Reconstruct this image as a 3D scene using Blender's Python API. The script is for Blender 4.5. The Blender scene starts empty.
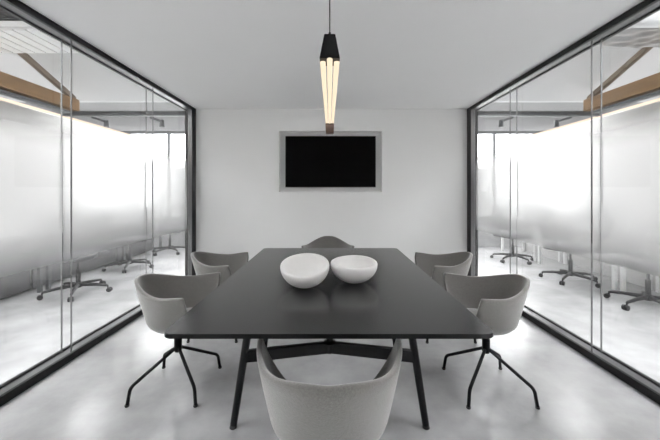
import bpy, bmesh, math, random
from mathutils import Vector, Matrix
random.seed(7)
S = bpy.context.scene
COL = S.collection
PI = math.pi

# ------------------------------------------------------------------ materials
def new_mat(name):
    m = bpy.data.materials.new(name); m.use_nodes = True
    nt = m.node_tree; nt.nodes.clear()
    out = nt.nodes.new('ShaderNodeOutputMaterial')
    return m, nt, out

def pbr(name, col, rough=.5, metal=0., noise=0., nscale=8., bump=0., bscale=200., rnoise=0., spec=.5, stretch=None, sheen=0.):
    m, nt, out = new_mat(name)
    b = nt.nodes.new('ShaderNodeBsdfPrincipled')
    nt.links.new(b.outputs[0], out.inputs[0])
    b.inputs['Base Color'].default_value = (*col, 1)
    b.inputs['Roughness'].default_value = rough
    b.inputs['Metallic'].default_value = metal
    b.inputs['Specular IOR Level'].default_value = spec
    if sheen:
        b.inputs['Sheen Weight'].default_value = sheen
    tc = nt.nodes.new('ShaderNodeTexCoord')
    vec = tc.outputs['Object']
    if stretch:
        mp = nt.nodes.new('ShaderNodeMapping'); mp.inputs['Scale'].default_value = stretch
        nt.links.new(vec, mp.inputs[0]); vec = mp.outputs[0]
    if noise or rnoise:
        n = nt.nodes.new('ShaderNodeTexNoise'); n.inputs['Scale'].default_value = nscale
        n.inputs['Detail'].default_value = 6
        n.inputs['Roughness'].default_value = .6
        nt.links.new(vec, n.inputs['Vector'])
        if noise:
            mr = nt.nodes.new('ShaderNodeMapRange')
            mr.inputs[1].default_value = .15; mr.inputs[2].default_value = .85
            mr.inputs[3].default_value = 1-noise; mr.inputs[4].default_value = 1+noise
            nt.links.new(n.outputs[0], mr.inputs[0])
            vm = nt.nodes.new('ShaderNodeVectorMath'); vm.operation = 'SCALE'
            vm.inputs[0].default_value = col
            nt.links.new(mr.outputs[0], vm.inputs['Scale'])
            nt.links.new(vm.outputs[0], b.inputs['Base Color'])
        if rnoise:
            mr = nt.nodes.new('ShaderNodeMapRange')
            mr.inputs[1].default_value = .15; mr.inputs[2].default_value = .85
            mr.inputs[3].default_value = rough-rnoise; mr.inputs[4].default_value = rough+rnoise
            nt.links.new(n.outputs[0], mr.inputs[0])
            nt.links.new(mr.outputs[0], b.inputs['Roughness'])
    if bump:
        n2 = nt.nodes.new('ShaderNodeTexNoise'); n2.inputs['Scale'].default_value = bscale
        n2.inputs['Detail'].default_value = 3
        nt.links.new(tc.outputs['Object'], n2.inputs['Vector'])
        bp = nt.nodes.new('ShaderNodeBump'); bp.inputs['Strength'].default_value = bump
        bp.inputs['Distance'].default_value = .002
        nt.links.new(n2.outputs[0], bp.inputs['Height'])
        nt.links.new(bp.outputs[0], b.inputs['Normal'])
    return m

def emit(name, col, strength):
    m, nt, out = new_mat(name)
    e = nt.nodes.new('ShaderNodeEmission')
    e.inputs[0].default_value = (*col, 1); e.inputs[1].default_value = strength
    nt.links.new(e.outputs[0], out.inputs[0])
    return m

def clear_glass():
    m, nt, out = new_mat('clear_glass')
    t = nt.nodes.new('ShaderNodeBsdfTransparent'); t.inputs[0].default_value = (.985, .99, .988, 1)
    g = nt.nodes.new('ShaderNodeBsdfGlossy'); g.inputs['Roughness'].default_value = 0.0
    fr = nt.nodes.new('ShaderNodeFresnel'); fr.inputs[0].default_value = 1.45
    geo = nt.nodes.new('ShaderNodeNewGeometry')
    # only front faces reflect, so that a pane reflects like one sheet
    mu = nt.nodes.new('ShaderNodeMath'); mu.operation = 'SUBTRACT'; mu.inputs[0].default_value = 1
    nt.links.new(geo.outputs['Backfacing'], mu.inputs[1])
    mm = nt.nodes.new('ShaderNodeMath'); mm.operation = 'MULTIPLY'
    nt.links.new(mu.outputs[0], mm.inputs[0]); nt.links.new(fr.outputs[0], mm.inputs[1])
    mx = nt.nodes.new('ShaderNodeMixShader')
    nt.links.new(mm.outputs[0], mx.inputs[0])
    nt.links.new(t.outputs[0], mx.inputs[1]); nt.links.new(g.outputs[0], mx.inputs[2])
    nt.links.new(mx.outputs[0], out.inputs[0])
    return m

def tinted(name, k):
    m, nt, out = new_mat(name)
    t = nt.nodes.new('ShaderNodeBsdfTransparent'); t.inputs[0].default_value = (k, k, k, 1)
    g = nt.nodes.new('ShaderNodeBsdfGlossy'); g.inputs['Roughness'].default_value = .02
    mx = nt.nodes.new('ShaderNodeMixShader'); mx.inputs[0].default_value = .05
    nt.links.new(t.outputs[0], mx.inputs[1]); nt.links.new(g.outputs[0], mx.inputs[2])
    nt.links.new(mx.outputs[0], out.inputs[0])
    return m

def frosted():
    """Gradient frosted film: clear at foot and head, dense in the middle (by height)."""
    m, nt, out = new_mat('frosted_film')
    geo = nt.nodes.new('ShaderNodeTexCoord')
    sx = nt.nodes.new('ShaderNodeSeparateXYZ'); nt.links.new(geo.outputs['Object'], sx.inputs[0])
    def ramp(a, b, lo, hi):
        r = nt.nodes.new('ShaderNodeMapRange'); r.interpolation_type = 'SMOOTHSTEP'
        r.inputs[1].default_value = a; r.inputs[2].default_value = b
        r.inputs[3].default_value = lo; r.inputs[4].default_value = hi
        nt.links.new(sx.outputs['Z'], r.inputs[0]); return r.outputs[0]
    up = ramp(FROST[0], FROST[1], 0, 1); dn = ramp(FROST[2], FROST[3], 1, 0)
    mu = nt.nodes.new('ShaderNodeMath'); mu.operation = 'MULTIPLY'
    nt.links.new(up, mu.inputs[0]); nt.links.new(dn, mu.inputs[1])
    m2 = nt.nodes.new('ShaderNodeMath'); m2.operation = 'MULTIPLY'; m2.inputs[1].default_value = FROST[4]
    nt.links.new(mu.outputs[0], m2.inputs[0])
    tr = nt.nodes.new('ShaderNodeBsdfTransparent')
    tl = nt.nodes.new('ShaderNodeBsdfTranslucent'); tl.inputs[0].default_value = (.64, .64, .64, 1)
    df = nt.nodes.new('ShaderNodeBsdfDiffuse'); df.inputs[0].default_value = (.9, .9, .9, 1)
    rf = nt.nodes.new('ShaderNodeBsdfRefraction'); rf.inputs['IOR'].default_value = 1.15
    rf.inputs['Roughness'].default_value = .42; rf.inputs[0].default_value = (.47, .47, .47, 1)
    a = nt.nodes.new('ShaderNodeMixShader'); a.inputs[0].default_value = .15
    nt.links.new(tl.outputs[0], a.inputs[1]); nt.links.new(df.outputs[0], a.inputs[2])
    a0 = a; a = nt.nodes.new('ShaderNodeMixShader'); a.inputs[0].default_value = .40
    nt.links.new(a0.outputs[0], a.inputs[1]); nt.links.new(rf.outputs[0], a.inputs[2])
    b = nt.nodes.new('ShaderNodeMixShader')
    nt.links.new(m2.outputs[0], b.inputs[0])
    nt.links.new(tr.outputs[0], b.inputs[1]); nt.links.new(a.outputs[0], b.inputs[2])
    nt.links.new(b.outputs[0], out.inputs[0])
    return m

FROST = (.54, 1.02, 1.56, 1.84, .97)

M = dict(
    wall=pbr('wall_paint', (.88, .88, .875), .75, noise=.012, nscale=3),
    wallf=pbr('grey_wall_paint', (.7, .7, .7), .75, noise=.012, nscale=3),
    office=pbr('office_wall_paint', (.45, .445, .44), .75, noise=.012, nscale=3),
    farc=pbr('grey_soffit', (.20, .20, .203), .8, noise=.03, nscale=3),
    farw=pbr('grey_render', (.34, .34, .344), .8, noise=.03, nscale=3),
    ceil=pbr('ceiling_paint', (.92, .92, .92), .8, noise=.01, nscale=2),
    floor=pbr('polished_concrete', (.41, .41, .418), .215, noise=.36, nscale=2.2, rnoise=.04, spec=1.0),
    black=pbr('black_powder_coat', (.008, .008, .009), .45, spec=.22),
    frame=pbr('black_anodised_frame', (.010, .010, .011), .34, spec=.25),
    tread=pbr('grey_glazing_channel', (.22, .22, .225), .3, metal=.7),
    top=pbr('black_laminate', (.017, .017, .0175), .24, spec=.8),
    fabric=pbr('grey_wool', (.165, .158, .149), .95, noise=.38, nscale=170, bump=.7, bscale=260, sheen=.8),
    glide=pbr('glide_plastic', (.02, .02, .02), .5),
    chrome=pbr('brushed_steel', (.6, .6, .6), .25, metal=1),
    ceramic=pbr('white_stoneware', (.86, .85, .84), .45, noise=.03, nscale=30, bump=.25, bscale=60),
    screen=pbr('screen_glass', (.004, .004, .004), .3, spec=.04),
    plastic=pbr('black_plastic', (.02, .02, .022), .5),
    wood=pbr('old_timber', (.27, .16, .075), .75, noise=.35, nscale=6, stretch=(4, .6, 4)),
    rafterw=pbr('rafter_timber', (.20, .155, .115), .8, noise=.25, nscale=6, stretch=(4, .8, 4)),
    steel=pbr('painted_steel', (.10, .105, .11), .45, metal=.3),
    alu=pbr('galvanised_sheet', (.72, .73, .74), .35, metal=.7, noise=.12, nscale=4),
    roof=pbr('roof_lining', (.58, .585, .59), .8, noise=.02, nscale=2),
    slat=pbr('white_slats', (.82, .82, .82), .5),
    desk=pbr('desk_white', (.75, .75, .75), .45),
    deskdark=pbr('desk_dark', (.06, .06, .065), .5),
    mesh=pbr('charcoal_mesh', (.045, .045, .05), .8),
    joint=pbr('joint_strip', (.20, .20, .205), .25),
    bronze=pbr('bronze_tip', (.16, .105, .08), .45, metal=.3),
    tube=emit('warm_tube', (1.0, .82, .60), .56),
    led=emit('warm_led', (1.0, .78, .62), .72),
    glass=clear_glass(), pane=tinted('window_glass', .85), dimpane=tinted('fill_dimming_glass', .05),  # dimpane: near-black tint that holds back light from the added front window
    frost=frosted(),
)

# ------------------------------------------------------------------ helpers
def link(name, me, m, parent=None):
    o = bpy.data.objects.new(name, me); COL.objects.link(o)
    if m is not None: me.materials.append(m)
    if parent is not None: o.parent = parent
    return o

def obj(name, bm, m, parent=None, smooth=False, loc=None):
    bmesh.ops.recalc_face_normals(bm, faces=bm.faces)
    me = bpy.data.meshes.new(name); bm.to_mesh(me); bm.free()
    if smooth:
        for p in me.polygons: p.use_smooth = True
    o = link(name, me, m, parent)
    if loc is not None: o.location = loc
    return o

def auto_smooth(o, ang=35):
    me = o.data
    bm = bmesh.new(); bm.from_mesh(me)
    for f in bm.faces: f.smooth = True
    for e in bm.edges:
        if len(e.link_faces) == 2 and e.calc_face_angle(0) > math.radians(ang): e.smooth = False
    bm.to_mesh(me); bm.free()
    return o

def box(bm, x0, x1, y0, y1, z0, z1, bev=0., seg=2):
    r = bmesh.ops.create_cube(bm, size=1)
    vs = r['verts']
    for v in vs:
        v.co = Vector((x0 if v.co.x < 0 else x1, y0 if v.co.y < 0 else y1, z0 if v.co.z < 0 else z1))
    if bev:
        es = list({e for v in vs for e in v.link_edges})
        bmesh.ops.bevel(bm, geom=es, offset=bev, segments=seg, profile=.5, affect='EDGES')
    return bm

def B(*a, **k): return box(bmesh.new(), *a, **k)

def tube(bm, pts, rad, n=14, cap=True):
    """swept tube with a radius per point (parallel-transport frame)"""
    pts = [Vector(p) for p in pts]
    rad = rad if isinstance(rad, (list, tuple)) else [rad]*len(pts)
    t0 = (pts[1]-pts[0]).normalized()
    up = Vector((0, 0, 1)) if abs(t0.z) < .9 else Vector((1, 0, 0))
    nrm = (up - t0*up.dot(t0)).normalized()
    rings = []
    for i, p in enumerate(pts):
        a = (pts[i]-pts[i-1]).normalized() if i else t0
        b = (pts[i+1]-pts[i]).normalized() if i < len(pts)-1 else a
        t = (a+b).normalized()
        nrm = (nrm - t*nrm.dot(t)).normalized()
        bi = t.cross(nrm)
        rings.append([bm.verts.new(p + (nrm*math.cos(2*PI*k/n) + bi*math.sin(2*PI*k/n))*rad[i]) for k in range(n)])
    for A, Bq in zip(rings, rings[1:]):
        for k in range(n):
            bm.faces.new((A[k], A[(k+1) % n], Bq[(k+1) % n], Bq[k]))
    if cap:
        bm.faces.new(rings[0][::-1]); bm.faces.new(rings[-1])
    return bm

def smoothpath(pts, r=.03, seg=6):
    """polyline with rounded corners"""
    pts = [Vector(p) for p in pts]
    out = [pts[0]]
    for i in range(1, len(pts)-1):
        a, b, c = pts[i-1], pts[i], pts[i+1]
        d1 = (a-b).normalized(); d2 = (c-b).normalized()
        p = b+d1*r; q = b+d2*r
        for k in range(seg+1):
            t = k/seg
            out.append((1-t)**2*p + 2*t*(1-t)*b + t*t*q)
    out.append(pts[-1])
    return out

def lathe(bm, prof, n=48, c=(0, 0, 0), mat=None):
    """revolve (r,z) profile round z; a profile point with r=0 becomes a pole"""
    rings = []
    for r, z in prof:
        if r < 1e-6: rings.append([bm.verts.new((c[0], c[1], c[2]+z))])
        else: rings.append([bm.verts.new((c[0]+r*math.cos(2*PI*k/n), c[1]+r*math.sin(2*PI*k/n), c[2]+z)) for k in range(n)])
    for A, Bq in zip(rings, rings[1:]):
        for k in range(n):
            k2 = (k+1) % n
            if len(A) == 1 and len(Bq) == 1: continue
            if len(A) == 1: bm.faces.new((A[0], Bq[k2], Bq[k]))
            elif len(Bq) == 1: bm.faces.new((A[k], A[k2], Bq[0]))
            else: bm.faces.new((A[k], A[k2], Bq[k2], Bq[k]))
    for R in (rings[0], rings[-1]):
        if len(R) > 1: bm.faces.new(R)
    return bm

def prism(bm, poly, z0, z1):
    a = [bm.verts.new((x, y, z0)) for x, y in poly]
    b = [bm.verts.new((x, y, z1)) for x, y in poly]
    n = len(poly)
    for k in range(n): bm.faces.new((a[k], a[(k+1) % n], b[(k+1) % n], b[k]))
    bm.faces.new(a[::-1]); bm.faces.new(b)
    return bm

def thing(name, label, cat, loc=(0, 0, 0), rotz=0, group=None):
    o = bpy.data.objects.new(name, None); COL.objects.link(o)
    o.location = loc; o.rotation_euler = (0, 0, rotz); o.empty_display_size = .1
    tag(o, label, cat, group)
    return o

def tag(o, label, cat, group=None):
    o['label'] = label; o['category'] = cat
    if group: o['group'] = group
    return o

def struct(name, bm, m, parent=None, smooth=False):
    o = obj(name, bm, m, parent, smooth)
    if parent is None: o['kind'] = 'structure'
    return o

def dup(root, loc, rotz, label, group=None):
    r = root.copy(); COL.objects.link(r); r.location = loc; r.rotation_euler = (0, 0, rotz)
    r['label'] = label
    if group: r['group'] = group
    def rec(src, dst):
        for ch in list(src.children):
            c = ch.copy(); COL.objects.link(c); c.parent = dst
            rec(ch, c)
    rec(root, r)
    return r

# ------------------------------------------------------------------ setting
HW, CH, BY, FY = 1.957, 2.47, 4.52, -4.15      # half width, ceiling height, back wall, front wall
EX = 6.6; OX, WY = 4.25, 7.2                             # office outer wall, far window wall

struct('floor', B(-6.8, 6.8, -4.5, 7.4, -.1, 0), M['floor'])
struct('ceiling', B(-HW-.13, HW+.13, FY, BY+.2, CH, CH+.12), M['ceil'])

# back wall with a recess for the television
bm = bmesh.new()
nx0, nx1, nz0, nz1, nd = -.757, .729, 1.272, 2.150, .11
box(bm, -HW, nx0, BY, BY+.2, 0, CH); box(bm, nx1, HW, BY, BY+.2, 0, CH)
box(bm, nx0, nx1, BY, BY+.2, 0, nz0); box(bm, nx0, nx1, BY, BY+.2, nz1, CH)
box(bm, nx0, nx1, BY+nd, BY+.2, nz0, nz1)
struct('wall_back', bm, M['wall'])

bm = bmesh.new()                                  # wall behind the viewer; its wide window is added for fill light
box(bm, -HW, -1.6, FY-.12, FY, 0, CH); box(bm, 1.6, HW, FY-.12, FY, 0, CH)
box(bm, -1.6, 1.6, FY-.12, FY, 0, .4); box(bm, -1.6, 1.6, FY-.12, FY, 2.2, CH)
struct('wall_front', bm, M['wallf'])
bm = bmesh.new()
for x in (-1.575, 0, 1.575): box(bm, x-.025, x+.025, FY-.09, FY-.03, .4, 2.2)
for z in (.4, 2.15): box(bm, -1.6, 1.6, FY-.09, FY-.03, z, z+.05)
w = struct('window_5', bm, M['frame'])
obj('window_pane', B(-1.56, 1.56, FY-.065, FY-.055, .44, 2.16), M['dimpane'], w)
for s, side in ((-1, 'left'), (1, 'right')):
    bm = bmesh.new()
    a, b = sorted((s*HW, s*EX)); box(bm, a, b, FY-.12, FY, 0, 5.6)
    struct('wall_front_'+side, bm, M['wall'])
    a, b = sorted((s*4.18, s*OX)); struct('wall_'+side, B(a, b, FY, 6.8, 0, 2.42), M['office'])
    a, b = sorted((s*EX, s*(EX+.15))); struct('wall_outer_'+side, B(a, b, FY-.12, WY, 0, 5.6), M['office'])

# ---- glazed partitions
JOINTS = [FY, -3.06, -1.97, -.88, .21, 1.30, 2.39, 3.48, 4.40]
for n, s in ((1, -1), (2, 1)):
    def X(a, b): return sorted((s*a, s*b))
    w = bpy.data.objects.new('window_%d' % n, None); COL.objects.link(w); w['kind'] = 'structure'
    bm = bmesh.new()                               # head frame
    for a, b, z in ((HW, HW+.022, CH-.045), (HW+.022, HW+.108, CH-.028), (HW+.108, HW+.13, CH-.045)):
        x0, x1 = X(a, b); box(bm, x0, x1, FY, BY, z, CH)
    obj('head_frame', bm, M['frame'], w)
    bm = bmesh.new()
    for a, b, z in ((HW, HW+.022, .055), (HW+.022, HW+.108, .038), (HW+.108, HW+.13, .055)):
        x0, x1 = X(a, b); box(bm, x0, x1, FY, BY, 0, z)
    obj('floor_track', bm, M['frame'], w)
    x0, x1 = X(HW+.024, HW+.106)
    obj('head_channel', B(x0, x1, FY, 4.40, CH-.034, CH-.028), M['tread'], w)
    obj('floor_channel', B(x0, x1, FY, 4.40, .038, .042), M['tread'], w)
    x0, x1 = X(HW, HW+.062); obj('jamb', B(x0, x1, 4.40, BY, .055, CH-.045), M['frame'], w)
    x0, x1 = X(HW+.004, HW+.060); obj('jamb_reflection', B(x0, x1, 4.396, 4.40, .055, CH-.045), M['tread'], w)  # grey plate added for the bright reflection on the black jamb
    x0, x1 = X(HW+.10, HW+.13); obj('jamb', B(x0, x1, 4.46, BY, .055, CH-.045), M['frame'], w)
    for off in (.030, .104):
        xc = HW+off
        for j in range(len(JOINTS)-1):
            y0, y1 = JOINTS[j]+.003, JOINTS[j+1]-.003
            if off > .1 and j == len(JOINTS)-2: y1 = 4.46
            x0, x1 = X(xc-.005, xc+.005)
            p = obj('glass_pane', B(x0, x1, y0, y1, .042, CH-.034), M['glass'], w)
            if off > .1:
                x0, x1 = X(xc-.0075, xc-.0065)
                f = obj('frosted_film', B(x0, x1, y0, y1, .35, 2.05), M['frost'], p)
                f.data.name = 'film'
            if j < len(JOINTS)-2:
                x0, x1 = X(xc-.0045, xc+.0045)
                obj('joint_strip', B(x0, x1, JOINTS[j+1]-.003, JOINTS[j+1]+.003, .042, CH-.034), M['joint'], w)

# film is seen from both sides as a single sheet: keep only one face of each
for o in bpy.data.objects:
    if o.name.startswith('frosted_film'):
        bm = bmesh.new(); bm.from_mesh(o.data)
        xs = max(abs(v.co.x) for v in bm.verts)
        kill = [f for f in bm.faces if not all(abs(abs(v.co.x)-xs) < 1e-5 for v in f.verts)]
        bmesh.ops.delete(bm, geom=kill, context='FACES')
        bm.to_mesh(o.data); bm.free()

# ---- far window wall of the offices
WT = 2.68
bm = bmesh.new()
box(bm, -EX, EX, WY, WY+.2, 0, .65); box(bm, -EX, EX, WY, WY+.2, WT, 3.4)
box(bm, -1.9, 1.9, WY, WY+.2, .65, WT)
struct('wall_far', bm, M['farw'])
for n, s in ((3, -1), (4, 1)):
    bm = bmesh.new()
    a, b = sorted((s*1.9, s*EX))
    box(bm, a, b, WY+.05, WY+.11, WT-.06, WT); box(bm, a, b, WY+.05, WY+.11, .65, .71)
    for t in range(6):
        x = a + (b-a)*t/5; box(bm, x-.03, x+.03, WY+.05, WY+.11, .71, WT-.06)
    w = struct('window_%d' % n, bm, M['steel'])
    obj('window_pane', B(a, b, WY+.075, WY+.085, .67, WT-.03), M['pane'], w)

# ---- roof over the offices: flat soffit by the far windows, then a slope rising towards the viewer, with an unseen opening added to let sky light in
RS = .30
def roof_z(y): return 2.72 + (5.0-y)*RS
for s, side in ((-1, 'left'), (1, 'right')):
    a, b = sorted((s*1.9, s*EX))
    bm = bmesh.new()
    LZ = 3.06                                           # raised rooflight by the far windows
    box(bm, a, b, 5.0, 5.06, 2.72, LZ)
    box(bm, a, b, 5.0, 5.25, LZ, LZ+.08); struct('trim_%d' % (3 if s < 0 else 4), B(a, b, 6.25, WY, LZ, LZ+.08), M['farc'])
    for k in range(4):
        xx = a + (b-a-.08)*k/3; box(bm, xx, xx+.08, 5.25, 6.25, LZ, LZ+.08)
    xi = s*4.18
    p, q = sorted((s*1.9, xi)); p2, q2 = sorted((xi, s*EX))
    for u, v, y0, y1 in ((p, q, 2.3, 5.0), (p, q, FY, -2.6), (p2, q2, 2.3, 5.0), (p2, q2, FY, -2.6)):
        vs = [bm.verts.new((x, y, roof_z(y)+dz)) for dz in (0, .08) for x, y in ((u, y0), (v, y0), (v, y1), (u, y1))]
        for f in ((3, 2, 1, 0), (4, 5, 6, 7), (0, 1, 5, 4), (1, 2, 6, 5), (2, 3, 7, 6), (3, 0, 4, 7)): bm.faces.new([vs[i] for i in f])
    struct('ceiling_'+side, bm, M['roof'])
    # bulkhead above the meeting-room partition
    a, b = sorted((s*1.9, s*(HW+.13)))
    struct('trim_%d' % (1 if s < 0 else 2), B(a, b, FY, BY+.2, CH+.12, 5.3), M['wall'])
    struct('wall_core_'+side, B(a, b, BY+.2, WY, 0, 3.4), M['wall'])  # unseen wall added to keep stray sky light out behind the back wall

# ------------------------------------------------------------------ roof timbers, services
SIDE = {-1: 'left', 1: 'right'}
for s in (-1, 1):
    sd = SIDE[s]
    a, b = sorted((s*3.64, s*3.77))
    o = obj('timber_beam', B(a, b, FY, 4.525, 2.435, 2.60, bev=.004), M['wood'])
    tag(o, 'long horizontal brown timber beam under the roof of the %s-hand office' % sd, 'beam', 'timber tie beams')
    bm = bmesh.new()
    def rz(y): return 2.575 + (4.5-y)*.42
    a, b = sorted((s*3.67, s*3.725))
    y1, y0 = 4.50, 2.6
    vs = [bm.verts.new((x, y, rz(y)+dz)) for dz in (0, .062) for x, y in ((a, y0), (b, y0), (b, y1), (a, y1))]
    for f in ((3, 2, 1, 0), (4, 5, 6, 7), (0, 1, 5, 4), (1, 2, 6, 5), (2, 3, 7, 6), (3, 0, 4, 7)): bm.faces.new([vs[i] for i in f])
    o = obj('timber_rafter', bm, M['rafterw'])
    tag(o, 'sloping brown rafter rising from the beam end in the %s-hand office' % sd, 'rafter', 'sloping rafters')

    # steel rail across the office with two spotlights
    a, b = sorted((s*(HW+.13), s*3.9))
    t = thing('lighting_rail', 'dark steel rail across the top of the %s-hand office carrying two spotlights' % sd, 'rail', (0, 4.56, 2.375), 0, 'steel lighting rails')
    bm = bmesh.new()
    box(bm, a, b, -.035, .035, .055, .065); box(bm, a, b, -.035, .035, 0, .01); box(bm, a, b, -.006, .006, .01, .055)
    obj('rail', bm, M['steel'], t)
    for hx, dx, nm in ((2.47, .17, 'nearer the meeting-room wall'), (3.28, .21, 'next to the timber beam')):
        sp = thing('spotlight', 'small grey spotlight hanging from the %s-hand rail, %s' % (sd, nm), 'spotlight', (s*hx, 4.56, 2.357), 0, 'rail spotlights')
        obj('arm', tube(bmesh.new(), [(s*dx, 0, 0), (s*.0, 0, -.06)], .016), M['steel'], sp)
        obj('lamp_head', tube(bmesh.new(), [(0, 0, -.04), (0, 0, -.14)], [.028, .034], n=20), M['steel'], sp)

    # linear led
    t = thing('linear_light', 'long thin glowing warm light strip along the %s-hand office wall below the timber beam' % sd, 'light', (s*4.2, 0, 2.423), 0, 'linear wall lights')
    a, b = sorted((s*.0, s*.05))
    obj('profile', B(a, b, FY+.02, 6.78, 0, .012), M['alu'], t)
    a, b = sorted((s*-.006, s*.036))
    obj('diffuser', B(a, b, FY+.02, 6.78, .012, .05, bev=.004), M['led'], t)
    # cable tray under beam
    t = thing('cable_tray', 'thin grey metal cable tray slung under the %s-hand timber beam' % sd, 'cable tray', (s*3.705, 0, 2.377), 0, 'cable trays')
    bm = bmesh.new(); box(bm, -.05, .05, FY, 4.4, 0, .006); box(bm, -.05, -.044, FY, 4.4, .006, .03); box(bm, .044, .05, FY, 4.4, .006, .03)
    obj('tray', bm, M['steel'], t)
    for y in (1.0, 2.2, 3.4):
        a, b = sorted((-s*.02, s*.02)); obj('bracket', B(a, b, y-.015, y+.015, .006, .056), M['steel'], t)

# ceiling rafts and ventilation high in the offices
t = thing('slatted_raft', 'white slatted panel hung high in the left-hand office above the rafter foot', 'ceiling panel', (-3.3, 0, 2.83))
obj('backing_board', B(-.85, .8, 3.02, 3.52, .018, .028), M['slat'], t)
for k in range(14):
    x = -.82+k*.123; obj('slat', B(x-.05, x+.05, 3.02, 3.52, 0, .018), M['slat'], t)
t = thing('air_conditioner', 'white ceiling air unit with a dark grille beyond the left-hand glass at the top', 'air conditioner', (-2.9, 2.72, 2.85))
bm = bmesh.new(); box(bm, -.55, .40, -.3, .28, 0, .22, bev=.01); obj('casing', bm, M['slat'], t)
bm = bmesh.new(); box(bm, -.45, .22, -.03, .15, -.012, 0)
obj('grille', bm, M['plastic'], t)
bm = bmesh.new()
for k in range(5): box(bm, -.45, .22, -.015+k*.034, -.007+k*.034, -.02, -.012)
obj('louvre', bm, M['steel'], t)

M['foil'] = pbr('crumpled_foil', (.42, .43, .44), .3, metal=.8, noise=.25, nscale=5)
t = thing('foil_raft', 'crinkled silver foil panel under the roof of the right-hand office', 'ceiling panel', (3.3, 0, 2.83))
bm = bmesh.new()
NX, NY = 36, 12
g = [[bm.verts.new((-.8+1.65*i/NX, 2.98+.42*j/NY, .007*math.sin(i*.9+j*1.1+1.5*math.sin(i*.37))+.005*math.sin(j*1.9-i*.31)+.012)) for j in range(NY+1)] for i in range(NX+1)]
h = [[bm.verts.new((v.co.x, v.co.y, .045)) for v in r] for r in g]
for i in range(NX):
    for j in range(NY):
        bm.faces.new((g[i][j], g[i+1][j], g[i+1][j+1], g[i][j+1])); bm.faces.new((h[i][j], h[i][j+1], h[i+1][j+1], h[i+1][j]))
for i in range(NX):
    for j in (0, NY): bm.faces.new((g[i][j], g[i+1][j], h[i+1][j], h[i][j]))
for j in range(NY):
    for i in (0, NX): bm.faces.new((g[i][j], g[i][j+1], h[i][j+1], h[i][j]))
obj('foil_sheet', bm, M['foil'], t, smooth=True)
t = thing('air_duct', 'silver round air duct with ribs high in the right-hand office', 'duct', (3.0, 2.78, 2.87))
obj('duct', tube(bmesh.new(), [(-.85, 0, 0), (1.05, 0, 0)], .125, n=32), M['alu'], t, smooth=True)
for k in range(5):
    x = -.75+k*.4; obj('collar', tube(bmesh.new(), [(x, 0, 0), (x+.03, 0, 0)], .135, n=32), M['alu'], t)

# ------------------------------------------------------------------ conference table
TX, TY0, TY1, TH = -.010, 1.168, 2.96, .74
TYc = (TY0+TY1)/2
tab = thing('conference_table', 'large black rectangular conference table with slanting black legs', 'table', (TX, TYc, 0))
def rrect(hx, hy, r, n=6):
    out = []
    for cx, cy, a0 in ((hx-r, hy-r, 0), (-hx+r, hy-r, 90), (-hx+r, -hy+r, 180), (hx-r, -hy+r, 270)):
        for k in range(n+1):
            a = math.radians(a0+90*k/n); out.append((cx+r*math.cos(a), cy+r*math.sin(a)))
    return out
bm = prism(bmesh.new(), rrect(.626, (TY1-TY0)/2, .03), TH-.018, TH)
es = [e for e in bm.edges if abs(e.verts[0].co.z-e.verts[1].co.z) < 1e-5]
bmesh.ops.bevel(bm, geom=es, offset=.0025, segments=2, affect='EDGES')
tt = obj('tabletop', bm, M['top'], tab)
tt.data.materials.append(M['black'])
for p in tt.data.polygons:
    if p.normal.z < .5: p.material_index = 1
LY = .375
for sx in (-1, 1):
    for sy in (-1, 1):
        leg = obj('leg', tube(bmesh.new(), [(sx*.41, sy*LY, TH-.022), (sx*.518, sy*LY, .018)], [.022, .0185], n=20), M['black'], tab, smooth=False)
        auto_smooth(leg)
        obj('glide', tube(bmesh.new(), [(sx*.5185, sy*LY, .018), (sx*.520, sy*LY, .0)], [.016, .02], n=20), M['glide'], leg)
        obj('mounting_plate', B(sx*.41-.05, sx*.41+.05, sy*LY-.05, sy*LY+.05, TH-.026, TH-.018), M['black'], tab)
for sy in (-1, 1):
    bm = bmesh.new()
    yc = sy*(LY-.085)
    for sx in (-1, 1):
        p0, p1 = Vector((sx*.455, sy*LY, .385)), Vector((0, yc, .392))
        d = (p1-p0); d.z = 0; d.normalize(); nn = Vector((-d.y, d.x, 0))*.014
        hh = .030
        vs = [bm.verts.new(q) for q in (p0+nn+Vector((0, 0, hh)), p0-nn+Vector((0, 0, hh)), p0-nn-Vector((0, 0, hh)), p0+nn-Vector((0, 0, hh)),
                                        p1+nn+Vector((0, 0, hh)), p1-nn+Vector((0, 0, hh)), p1-nn-Vector((0, 0, hh)), p1+nn-Vector((0, 0, hh)))]
        for f in ((0, 1, 2, 3), (7, 6, 5, 4), (0, 4, 5, 1), (1, 5, 6, 2), (2, 6, 7, 3), (3, 7, 4, 0)): bm.faces.new([vs[i] for i in f])
    obj('crossbar', bm, M['black'], tab)
    bm = lathe(bmesh.new(), [(0, .364), (.024, .364), (.024, .415), (.036, .421), (.022, .428), (.016, .442), (.015, TH-.018), (0, TH-.018)], 28, (0, yc, 0))
    auto_smooth(obj('centre_post', bm, M['black'], tab))
obj('spine', B(-.02, .02, -(LY-.10), LY-.10, .366, .418, bev=.004), M['black'], tab)

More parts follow.
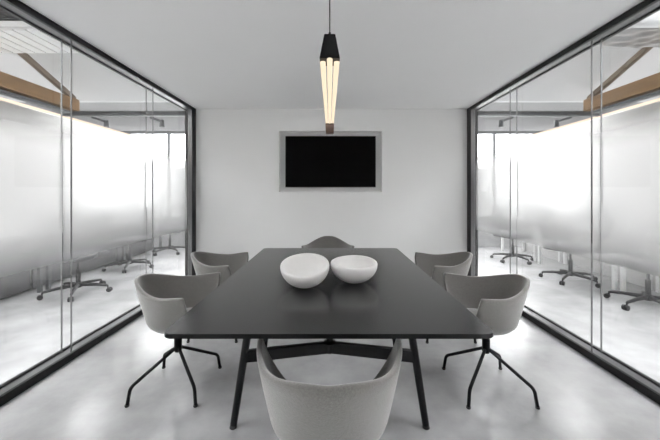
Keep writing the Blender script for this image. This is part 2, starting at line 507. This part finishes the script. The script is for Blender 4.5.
# ------------------------------------------------------------------ conference chair
def spow(v, p): return math.copysign(abs(v)**p, v)
def outline(phi, a, yb, yf, yc, p):
    """phi=0 at the back, +-pi at the front; widest at yc"""
    c, s_ = math.cos(phi), math.sin(phi)
    x = a*spow(s_, 2/p)
    y = yc - (yc-yb)*spow(c, 2/p) if c > 0 else yc - (yf-yc)*spow(c, 2/p)
    return Vector((x, y))
HB = .415                                         # underside of the shell
def sstep(a, b, x):
    t = max(0, min(1, (x-a)/(b-a))); return t*t*(3-2*t)
def rim_h(pt):
    """height of the rim over a plan point of the top outline"""
    x, y = abs(pt.x), pt.y
    arm = .655 + .018*sstep(-.02, .20, y)
    back = arm + .070*(1-sstep(.03, .31, x)) if y < .1 else arm
    if y > .190: back = arm - (arm-.445)*sstep(.196, .262, y)
    return back
def shell_point(phi, h, off=0.):
    """outer wall at height h; off moves inward"""
    t = max(0., (h-HB)/(.725-HB))
    e = 1-(1-min(1, t))**1.25
    rb = 1-(1-min(1, t/.16))**2                     # rounded lower edge
    top = outline(phi, .311, -.262, .270, .212, 1.82)
    bot = outline(phi, .205, -.150, .225, .07, 2.5)
    q = bot.lerp(top, e)
    ctr = Vector((0, .04))
    q = ctr + (q-ctr)*(.86+.14*rb)
    if off:
        d = q-ctr; q = ctr + d*(1-off/d.length)
    return Vector((q.x, q.y, h))
def make_shell():
    bm = bmesh.new()
    N = 112
    # dense sampling near the arm fronts
    phis = []
    for k in range(N):
        u = -1+2*k/N
        phis.append(u*PI)
    phis = sorted(phis)
    TK = .024
    rows = []
    NO, NR, NI = 14, 6, 10
    for phi in phis:
        topo = outline(phi, .311, -.262, .270, .212, 1.82)
        H = rim_h(topo)
        col = []
        r = TK/2
        for k in range(NO+1):
            t = k/NO; t = t**1.5
            col.append(shell_point(phi, HB+(H-r-HB)*t))
        base_o = shell_point(phi, H-r); base_i = shell_point(phi, H-r, TK)
        for k in range(1, NR):
            a = PI*k/NR
            mid = (base_o+base_i)/2
            v = mid + (base_o-mid)*math.cos(a); v.z = H-r+r*.8*math.sin(a)
            col.append(v)
        for k in range(NI+1):
            h = H-r + (.425-(H-r))*k/NI
            col.append(shell_point(phi, h, TK))
        rows.append([bm.verts.new(v) for v in col])
    L = len(rows[0])
    for i in range(N):
        A, Bq = rows[i], rows[(i+1) % N]
        for k in range(L-1): bm.faces.new((A[k], A[k+1], Bq[k+1], Bq[k]))
    c = bm.verts.new((0, .03, HB)); d = bm.verts.new((0, .03, .425))
    for i in range(N):
        bm.faces.new((c, rows[i][0], rows[(i+1) % N][0])); bm.faces.new((d, rows[(i+1) % N][-1], rows[i][-1]))
    return bm
def make_cushion():
    bm = bmesh.new()
    N = 64
    prof = [(.0, .4255), (.5, .4255), (.95, .426), (.985, .431), (1., .437), (.985, .444), (.94, .450), (.8, .454), (.5, .456), (.0, .457)]
    rings = []
    for sc, z in prof:
        if sc == 0: rings.append([bm.verts.new((0, .03, z))]); continue
        ring = []
        for k in range(N):
            phi = -PI+2*PI*k/N
            q = shell_point(phi, .440, .026); q = Vector((0, .03)) + (Vector((q.x, q.y))-Vector((0, .03)))*sc
            ring.append(bm.verts.new((q.x, q.y, z)))
        rings.append(ring)
    for A, Bq in zip(rings, rings[1:]):
        for k in range(N):
            k2 = (k+1) % N
            if len(A) == 1: bm.faces.new((A[0], Bq[k2], Bq[k]))
            elif len(Bq) == 1: bm.faces.new((A[k], A[k2], Bq[0]))
            else: bm.faces.new((A[k], A[k2], Bq[k2], Bq[k]))
    return bm
GRP = 'conference chairs round the black table'
def make_chair(label):
    t = thing('conference_chair', label, 'chair', (0, 0, 0), 0, GRP)
    obj('seat_shell', make_shell(), M['fabric'], t, smooth=True)
    obj('seat_cushion', make_cushion(), M['fabric'], t, smooth=True)
    o = obj('pedestal', lathe(bmesh.new(), [(0, .225), (.020, .225), (.024, .235), (.024, .315), (.018, .32), (.018, .395), (.08, .400), (.09, .407), (.09, .416), (0, .416)], 28), M['black'], t)
    auto_smooth(o)
    for sx in (-1, 1):
        for sy in (-1, 1):
            pts = smoothpath([(sx*.006, sy*.006, .255), (sx*.191, sy*.191, .104), (sx*.2025, sy*.2025, .006)], .024)
            lg = obj('leg', tube(bmesh.new(), pts, .0100, n=14), M['black'], t, smooth=False); auto_smooth(lg, 50)
            obj('glide', lathe(bmesh.new(), [(0, 0), (.011, 0), (.013, .004), (.013, .012), (0, .012)], 16, (sx*.2028, sy*.2028, 0)), M['glide'], lg)
    return t
CX, CN, CF = 1.007, 2.055, 2.845
ch = make_chair('grey armchair with its back to the viewer at the near end of the black table')
ch.location = (-.008, 1.130, 0); ch.rotation_euler = (0, 0, 0)
dup(ch, (-CX, CN, 0), -PI/2, 'nearer of the two grey armchairs along the left-hand side of the black table')
dup(ch, (-CX, CF, 0), -PI/2, 'farther of the two grey armchairs along the left-hand side of the black table')
dup(ch, (CX, CN-.015, 0), PI/2, 'nearer of the two grey armchairs along the right-hand side of the black table')
dup(ch, (CX, CF-.01, 0), PI/2, 'farther of the two grey armchairs along the right-hand side of the black table')
dup(ch, (-.04, 3.66, 0), PI, 'grey armchair facing the viewer at the far end of the black table')

# ------------------------------------------------------------------ bowls
def bowl(label, x, y, tilt, roll, R=.1375, depth=.128, wobble=0):
    n = 64
    prof = []
    for k in range(13):
        a = PI/2*k/12
        prof.append((R*math.sin(a)**1.0 if k else 0, depth*(1-math.cos(a))))
    T = .020
    prof += [(R-.002, depth+.006), (R-.007, depth+.009), (R-T+.004, depth+.008), (R-T, depth+.003)]
    for k in range(11, -1, -1):
        a = PI/2*k/12
        prof.append(((R-T)*math.sin(a)**1.0 if k else 0, T+(depth-T)*(1-math.cos(a))))
    bm = lathe(bmesh.new(), prof, n)
    rnd = random.Random(wobble)
    ph = [rnd.random()*6 for _ in range(3)]
    for v in bm.verts:
        a = math.atan2(v.co.y, v.co.x); f = v.co.z/depth
        v.co.z += .0012*f*(math.sin(2*a+ph[0])+.5*math.sin(3*a+ph[1]))
    Rm = Matrix.Rotation(roll, 4, 'Y') @ Matrix.Rotation(tilt, 4, 'X')
    for v in bm.verts: v.co = Rm @ v.co
    zmin = min(v.co.z for v in bm.verts)
    for v in bm.verts: v.co.z -= zmin
    o = obj('bowl', bm, M['ceramic'], None, smooth=True, loc=(x, y, TH))
    tag(o, label, 'bowl', 'white bowls on the table')
    return o
bowl('larger-looking white stoneware bowl tipped towards the viewer, left of the pair on the black table', -.149, 1.79, math.radians(17), math.radians(0), depth=.116, wobble=1)
bowl('white stoneware bowl standing nearly upright, right of the pair on the black table', .132, 1.85, math.radians(5), math.radians(0), depth=.112, wobble=2)

# ------------------------------------------------------------------ pendant lamp
PX, PY = -.010, 1.80
pd = thing('pendant_lamp', 'slim tapering pendant lamp with black cap and glowing warm tubes hung over the table', 'lamp', (PX, PY, CH))
zt, zm, zb, ze = 2.165-CH, 2.017-CH, 1.661-CH, 1.605-CH
auto_smooth(obj('ceiling_rose', lathe(bmesh.new(), [(0, 0), (.05, 0), (.05, -.018), (.044, -.024), (0, -.024)], 32), M['black'], pd))
obj('cord', tube(bmesh.new(), [(0, 0, -.02), (0, 0, zt)], .0032, n=10), M['black'], pd)
auto_smooth(obj('cord_grip', lathe(bmesh.new(), [(0, zt+.022), (.006, zt+.022), (.009, zt), (0, zt)], 20), M['black'], pd))
def frustum(w0, z0, w1, z1):
    bm = bmesh.new()
    a = [bm.verts.new((x*w0, y*w0, z0)) for x, y in ((-1, -1), (1, -1), (1, 1), (-1, 1))]
    b = [bm.verts.new((x*w1, y*w1, z1)) for x, y in ((-1, -1), (1, -1), (1, 1), (-1, 1))]
    for k in range(4): bm.faces.new((a[k], a[(k+1) % 4], b[(k+1) % 4], b[k]))
    bm.faces.new(a[::-1]); bm.faces.new(b)
    bmesh.ops.bevel(bm, geom=list(bm.edges), offset=.003, segments=2, affect='EDGES')
    return bm
obj('cap', frustum(.057, zm, .031, zt), M['black'], pd)
obj('tip', frustum(.0225, ze, .0245, zb), M['bronze'], pd)
obj('core', frustum(.006, zb, .012, zm), M['alu'], pd)
for x, y in ((-1, 0), (0, -1), (1, 0), (0, 1)):
    obj('light_tube', tube(bmesh.new(), [(x*.016, y*.016, zb-.002), (x*.040, y*.040, zm+.003)], [.007, .0165], n=18), M['tube'], pd, smooth=True)

# ------------------------------------------------------------------ television
tv = thing('television', 'large black flat television set into the pale wall recess', 'television', (-.0135, BY, 1.711))
obj('casing', B(-.657, .657, .025, .075, -.372, .372, bev=.006), M['plastic'], tv)
obj('screen', B(-.648, .648, .0225, .026, -.360, .364), M['screen'], tv)
obj('wall_bracket', B(-.25, .25, .075, nd, -.2, .2), M['steel'], tv)

# ------------------------------------------------------------------ offices: desks and task chairs behind the frosted glass
for s in (-1, 1):
    sd = SIDE[s]
    g = 'desks in the %s-hand office' % sd
    tone = 'dark' if s < 0 else 'white'
    mt = M['deskdark'] if s < 0 else M['desk']
    for k, (y0, y1) in enumerate(((2.45, 4.00), (4.04, 5.59), (5.63, 6.79))):
        where = ('nearest', 'middle', 'farthest')[k]
        t = thing('desk', '%s office desk blurred behind frosted glass, %s along the %s-hand office wall' % (tone, where, sd), 'desk', (s*3.85, (y0+y1)/2, 0), 0, g)
        hy = (y1-y0)/2
        a, b = sorted((s*-.19, s*.32))
        obj('desktop', B(a, b, -hy, hy, .715, .74, bev=.003), M['desk'], t)
        if s < 0:
            a, b = sorted((s*.0, s*.02)); obj('dark_band_panel', B(a, b, -hy+.0, hy-.0, .03, .715), mt, t)  # dark panel added to give the dark band under the desk
            a, b = sorted((s*.02, s*.28)); obj('dark_band_block', B(a, b, hy-.46, hy-.06, .02, .70, bev=.004), mt, t)  # dark block added behind the panel for the same band
        for lx in (-.16, .29):
            for ly in (-hy+.04, hy-.04):
                obj('leg', B(s*lx-.02, s*lx+.02, ly-.02, ly+.02, 0, .715), M['steel'] if s < 0 else M['desk'], t)

def make_task(label):
    t = thing('task_chair', label, 'chair', (0, 0, 0), 0, 'office chairs on castors')
    auto_smooth(obj('hub', lathe(bmesh.new(), [(0, .075), (.035, .075), (.045, .09), (.042, .125), (.03, .14), (0, .14)], 24), M['plastic'], t))
    for k in range(5):
        a = 2*PI*k/5; c, s_ = math.cos(a), math.sin(a)
        bm = tube(bmesh.new(), [(.03*c, .03*s_, .108), (.20*c, .20*s_, .100), (.315*c, .315*s_, .084), (.335*c, .335*s_, .078)], [.024, .019, .015, .012], n=12)
        lg = obj('leg', bm, M['plastic'], t, smooth=True)
        bm = bmesh.new()
        tx, ty = -s_, c
        w = .335
        tube(bm, [(w*c, w*s_, .085), (w*c, w*s_, .04)], .008, n=10)
        for q in (-1, 1):
            p = Vector((w*c+.018*c, w*s_+.018*s_, .029))
            tube(bm, [p+Vector((tx, ty, 0))*q*.006, p+Vector((tx, ty, 0))*q*.026], [.029, .027], n=18)
        obj('castor', bm, M['plastic'], lg)
    obj('gas_column', tube(bmesh.new(), [(0, 0, .13), (0, 0, .30), (0, 0, .301), (0, 0, .43)], [.025, .025, .014, .014], n=18), M['plastic'], t)
    bm = B(-.24, .24, -.24, .24, .43, .50, bev=.03, seg=4); obj('seat', bm, M['mesh'], t, smooth=True)
    bm = B(-.22, .22, -.285, -.245, .58, 1.02, bev=.018, seg=3); obj('backrest', bm, M['mesh'], t, smooth=True)
    obj('back_bar', tube(bmesh.new(), smoothpath([(0, -.05, .44), (0, -.30, .46), (0, -.29, .75)], .06), .016, n=10), M['plastic'], t, smooth=True)
    return t
tc = make_task('nearest black office chair on castors beyond the left-hand glass')
tc.location = (-3.18, 3.93, 0); tc.rotation_euler = (0, 0, math.radians(82))
dup(tc, (-3.36, 5.22, 0), math.radians(75), 'middle black office chair on castors beyond the left-hand glass')
dup(tc, (-3.38, 6.55, 0), math.radians(105), 'farthest black office chair on castors beyond the left-hand glass')
dup(tc, (3.50, 3.46, 0), math.radians(-92), 'nearest black office chair on castors beyond the right-hand glass')
dup(tc, (3.42, 4.48, 0), math.radians(-70), 'middle black office chair on castors beyond the right-hand glass')
dup(tc, (3.36, 5.80, 0), math.radians(-75), 'farthest black office chair on castors beyond the right-hand glass')

# ------------------------------------------------------------------ light
W = bpy.data.worlds.new('overcast_sky'); S.world = W; W.use_nodes = True
bg = W.node_tree.nodes['Background']; bg.inputs[1].default_value = 8.0
nt = W.node_tree
tc = nt.nodes.new('ShaderNodeTexCoord'); sx = nt.nodes.new('ShaderNodeSeparateXYZ')
nt.links.new(tc.outputs['Generated'], sx.inputs[0])
cr = nt.nodes.new('ShaderNodeValToRGB')                   # dull ground below the horizon, overcast sky above
cr.color_ramp.elements[0].position = .47; cr.color_ramp.elements[0].color = (.45, .45, .45, 1)
cr.color_ramp.elements[1].position = .52; cr.color_ramp.elements[1].color = (1.0, .99, 1.0, 1)
mr = nt.nodes.new('ShaderNodeMapRange'); mr.inputs[1].default_value = -1; mr.inputs[2].default_value = 1
nt.links.new(sx.outputs['Z'], mr.inputs[0]); nt.links.new(mr.outputs[0], cr.inputs[0]); nt.links.new(cr.outputs[0], bg.inputs[0])
def portal(loc, rot, sx, sy):
    l = bpy.data.lights.new('sky_portal', 'AREA'); l.shape = 'RECTANGLE'; l.size = sx; l.size_y = sy
    l.cycles.is_portal = True
    o = bpy.data.objects.new('sky_portal', l); COL.objects.link(o); o.location = loc; o.rotation_euler = rot
portal((0, FY-.13, 1.3), (PI/2, 0, 0), 3.2, 1.8)          # added fill window behind the viewer, faces +y
for s in (-1, 1):
    portal((s*4.25, 5.75, 3.16), (0, 0, 0), 4.6, 1.0)      # rooflight by the far windows
    portal((s*4.25, WY+.03, 1.66), (-PI/2, 0, 0), 4.7, 2.03)  # far windows, face -y
    portal((s*4.2, -.15, roof_z(-.15)+.05), (-math.atan(RS), 0, 0), 4.6, 4.9*math.hypot(1, RS))

# ------------------------------------------------------------------ camera
cam = bpy.data.cameras.new('camera'); co = bpy.data.objects.new('camera', cam); COL.objects.link(co)
co.location = (0, 0, 1.27); co.rotation_euler = (PI/2, 0, 0)
cam.sensor_width = 36; cam.lens = 313/660*36
cam.shift_x = -1.5/660; cam.shift_y = -28/660
cam.clip_start = .02
S.camera = co
S.view_settings.view_transform = 'Standard'; S.view_settings.look = 'None'
S.view_settings.gamma = 1; S.view_settings.use_curve_mapping = False
S.view_settings.exposure = 1.0
S.cycles.transparent_max_bounces = 32
S.cycles.max_bounces = 14; S.cycles.diffuse_bounces = 7; S.cycles.transmission_bounces = 14; S.cycles.glossy_bounces = 6
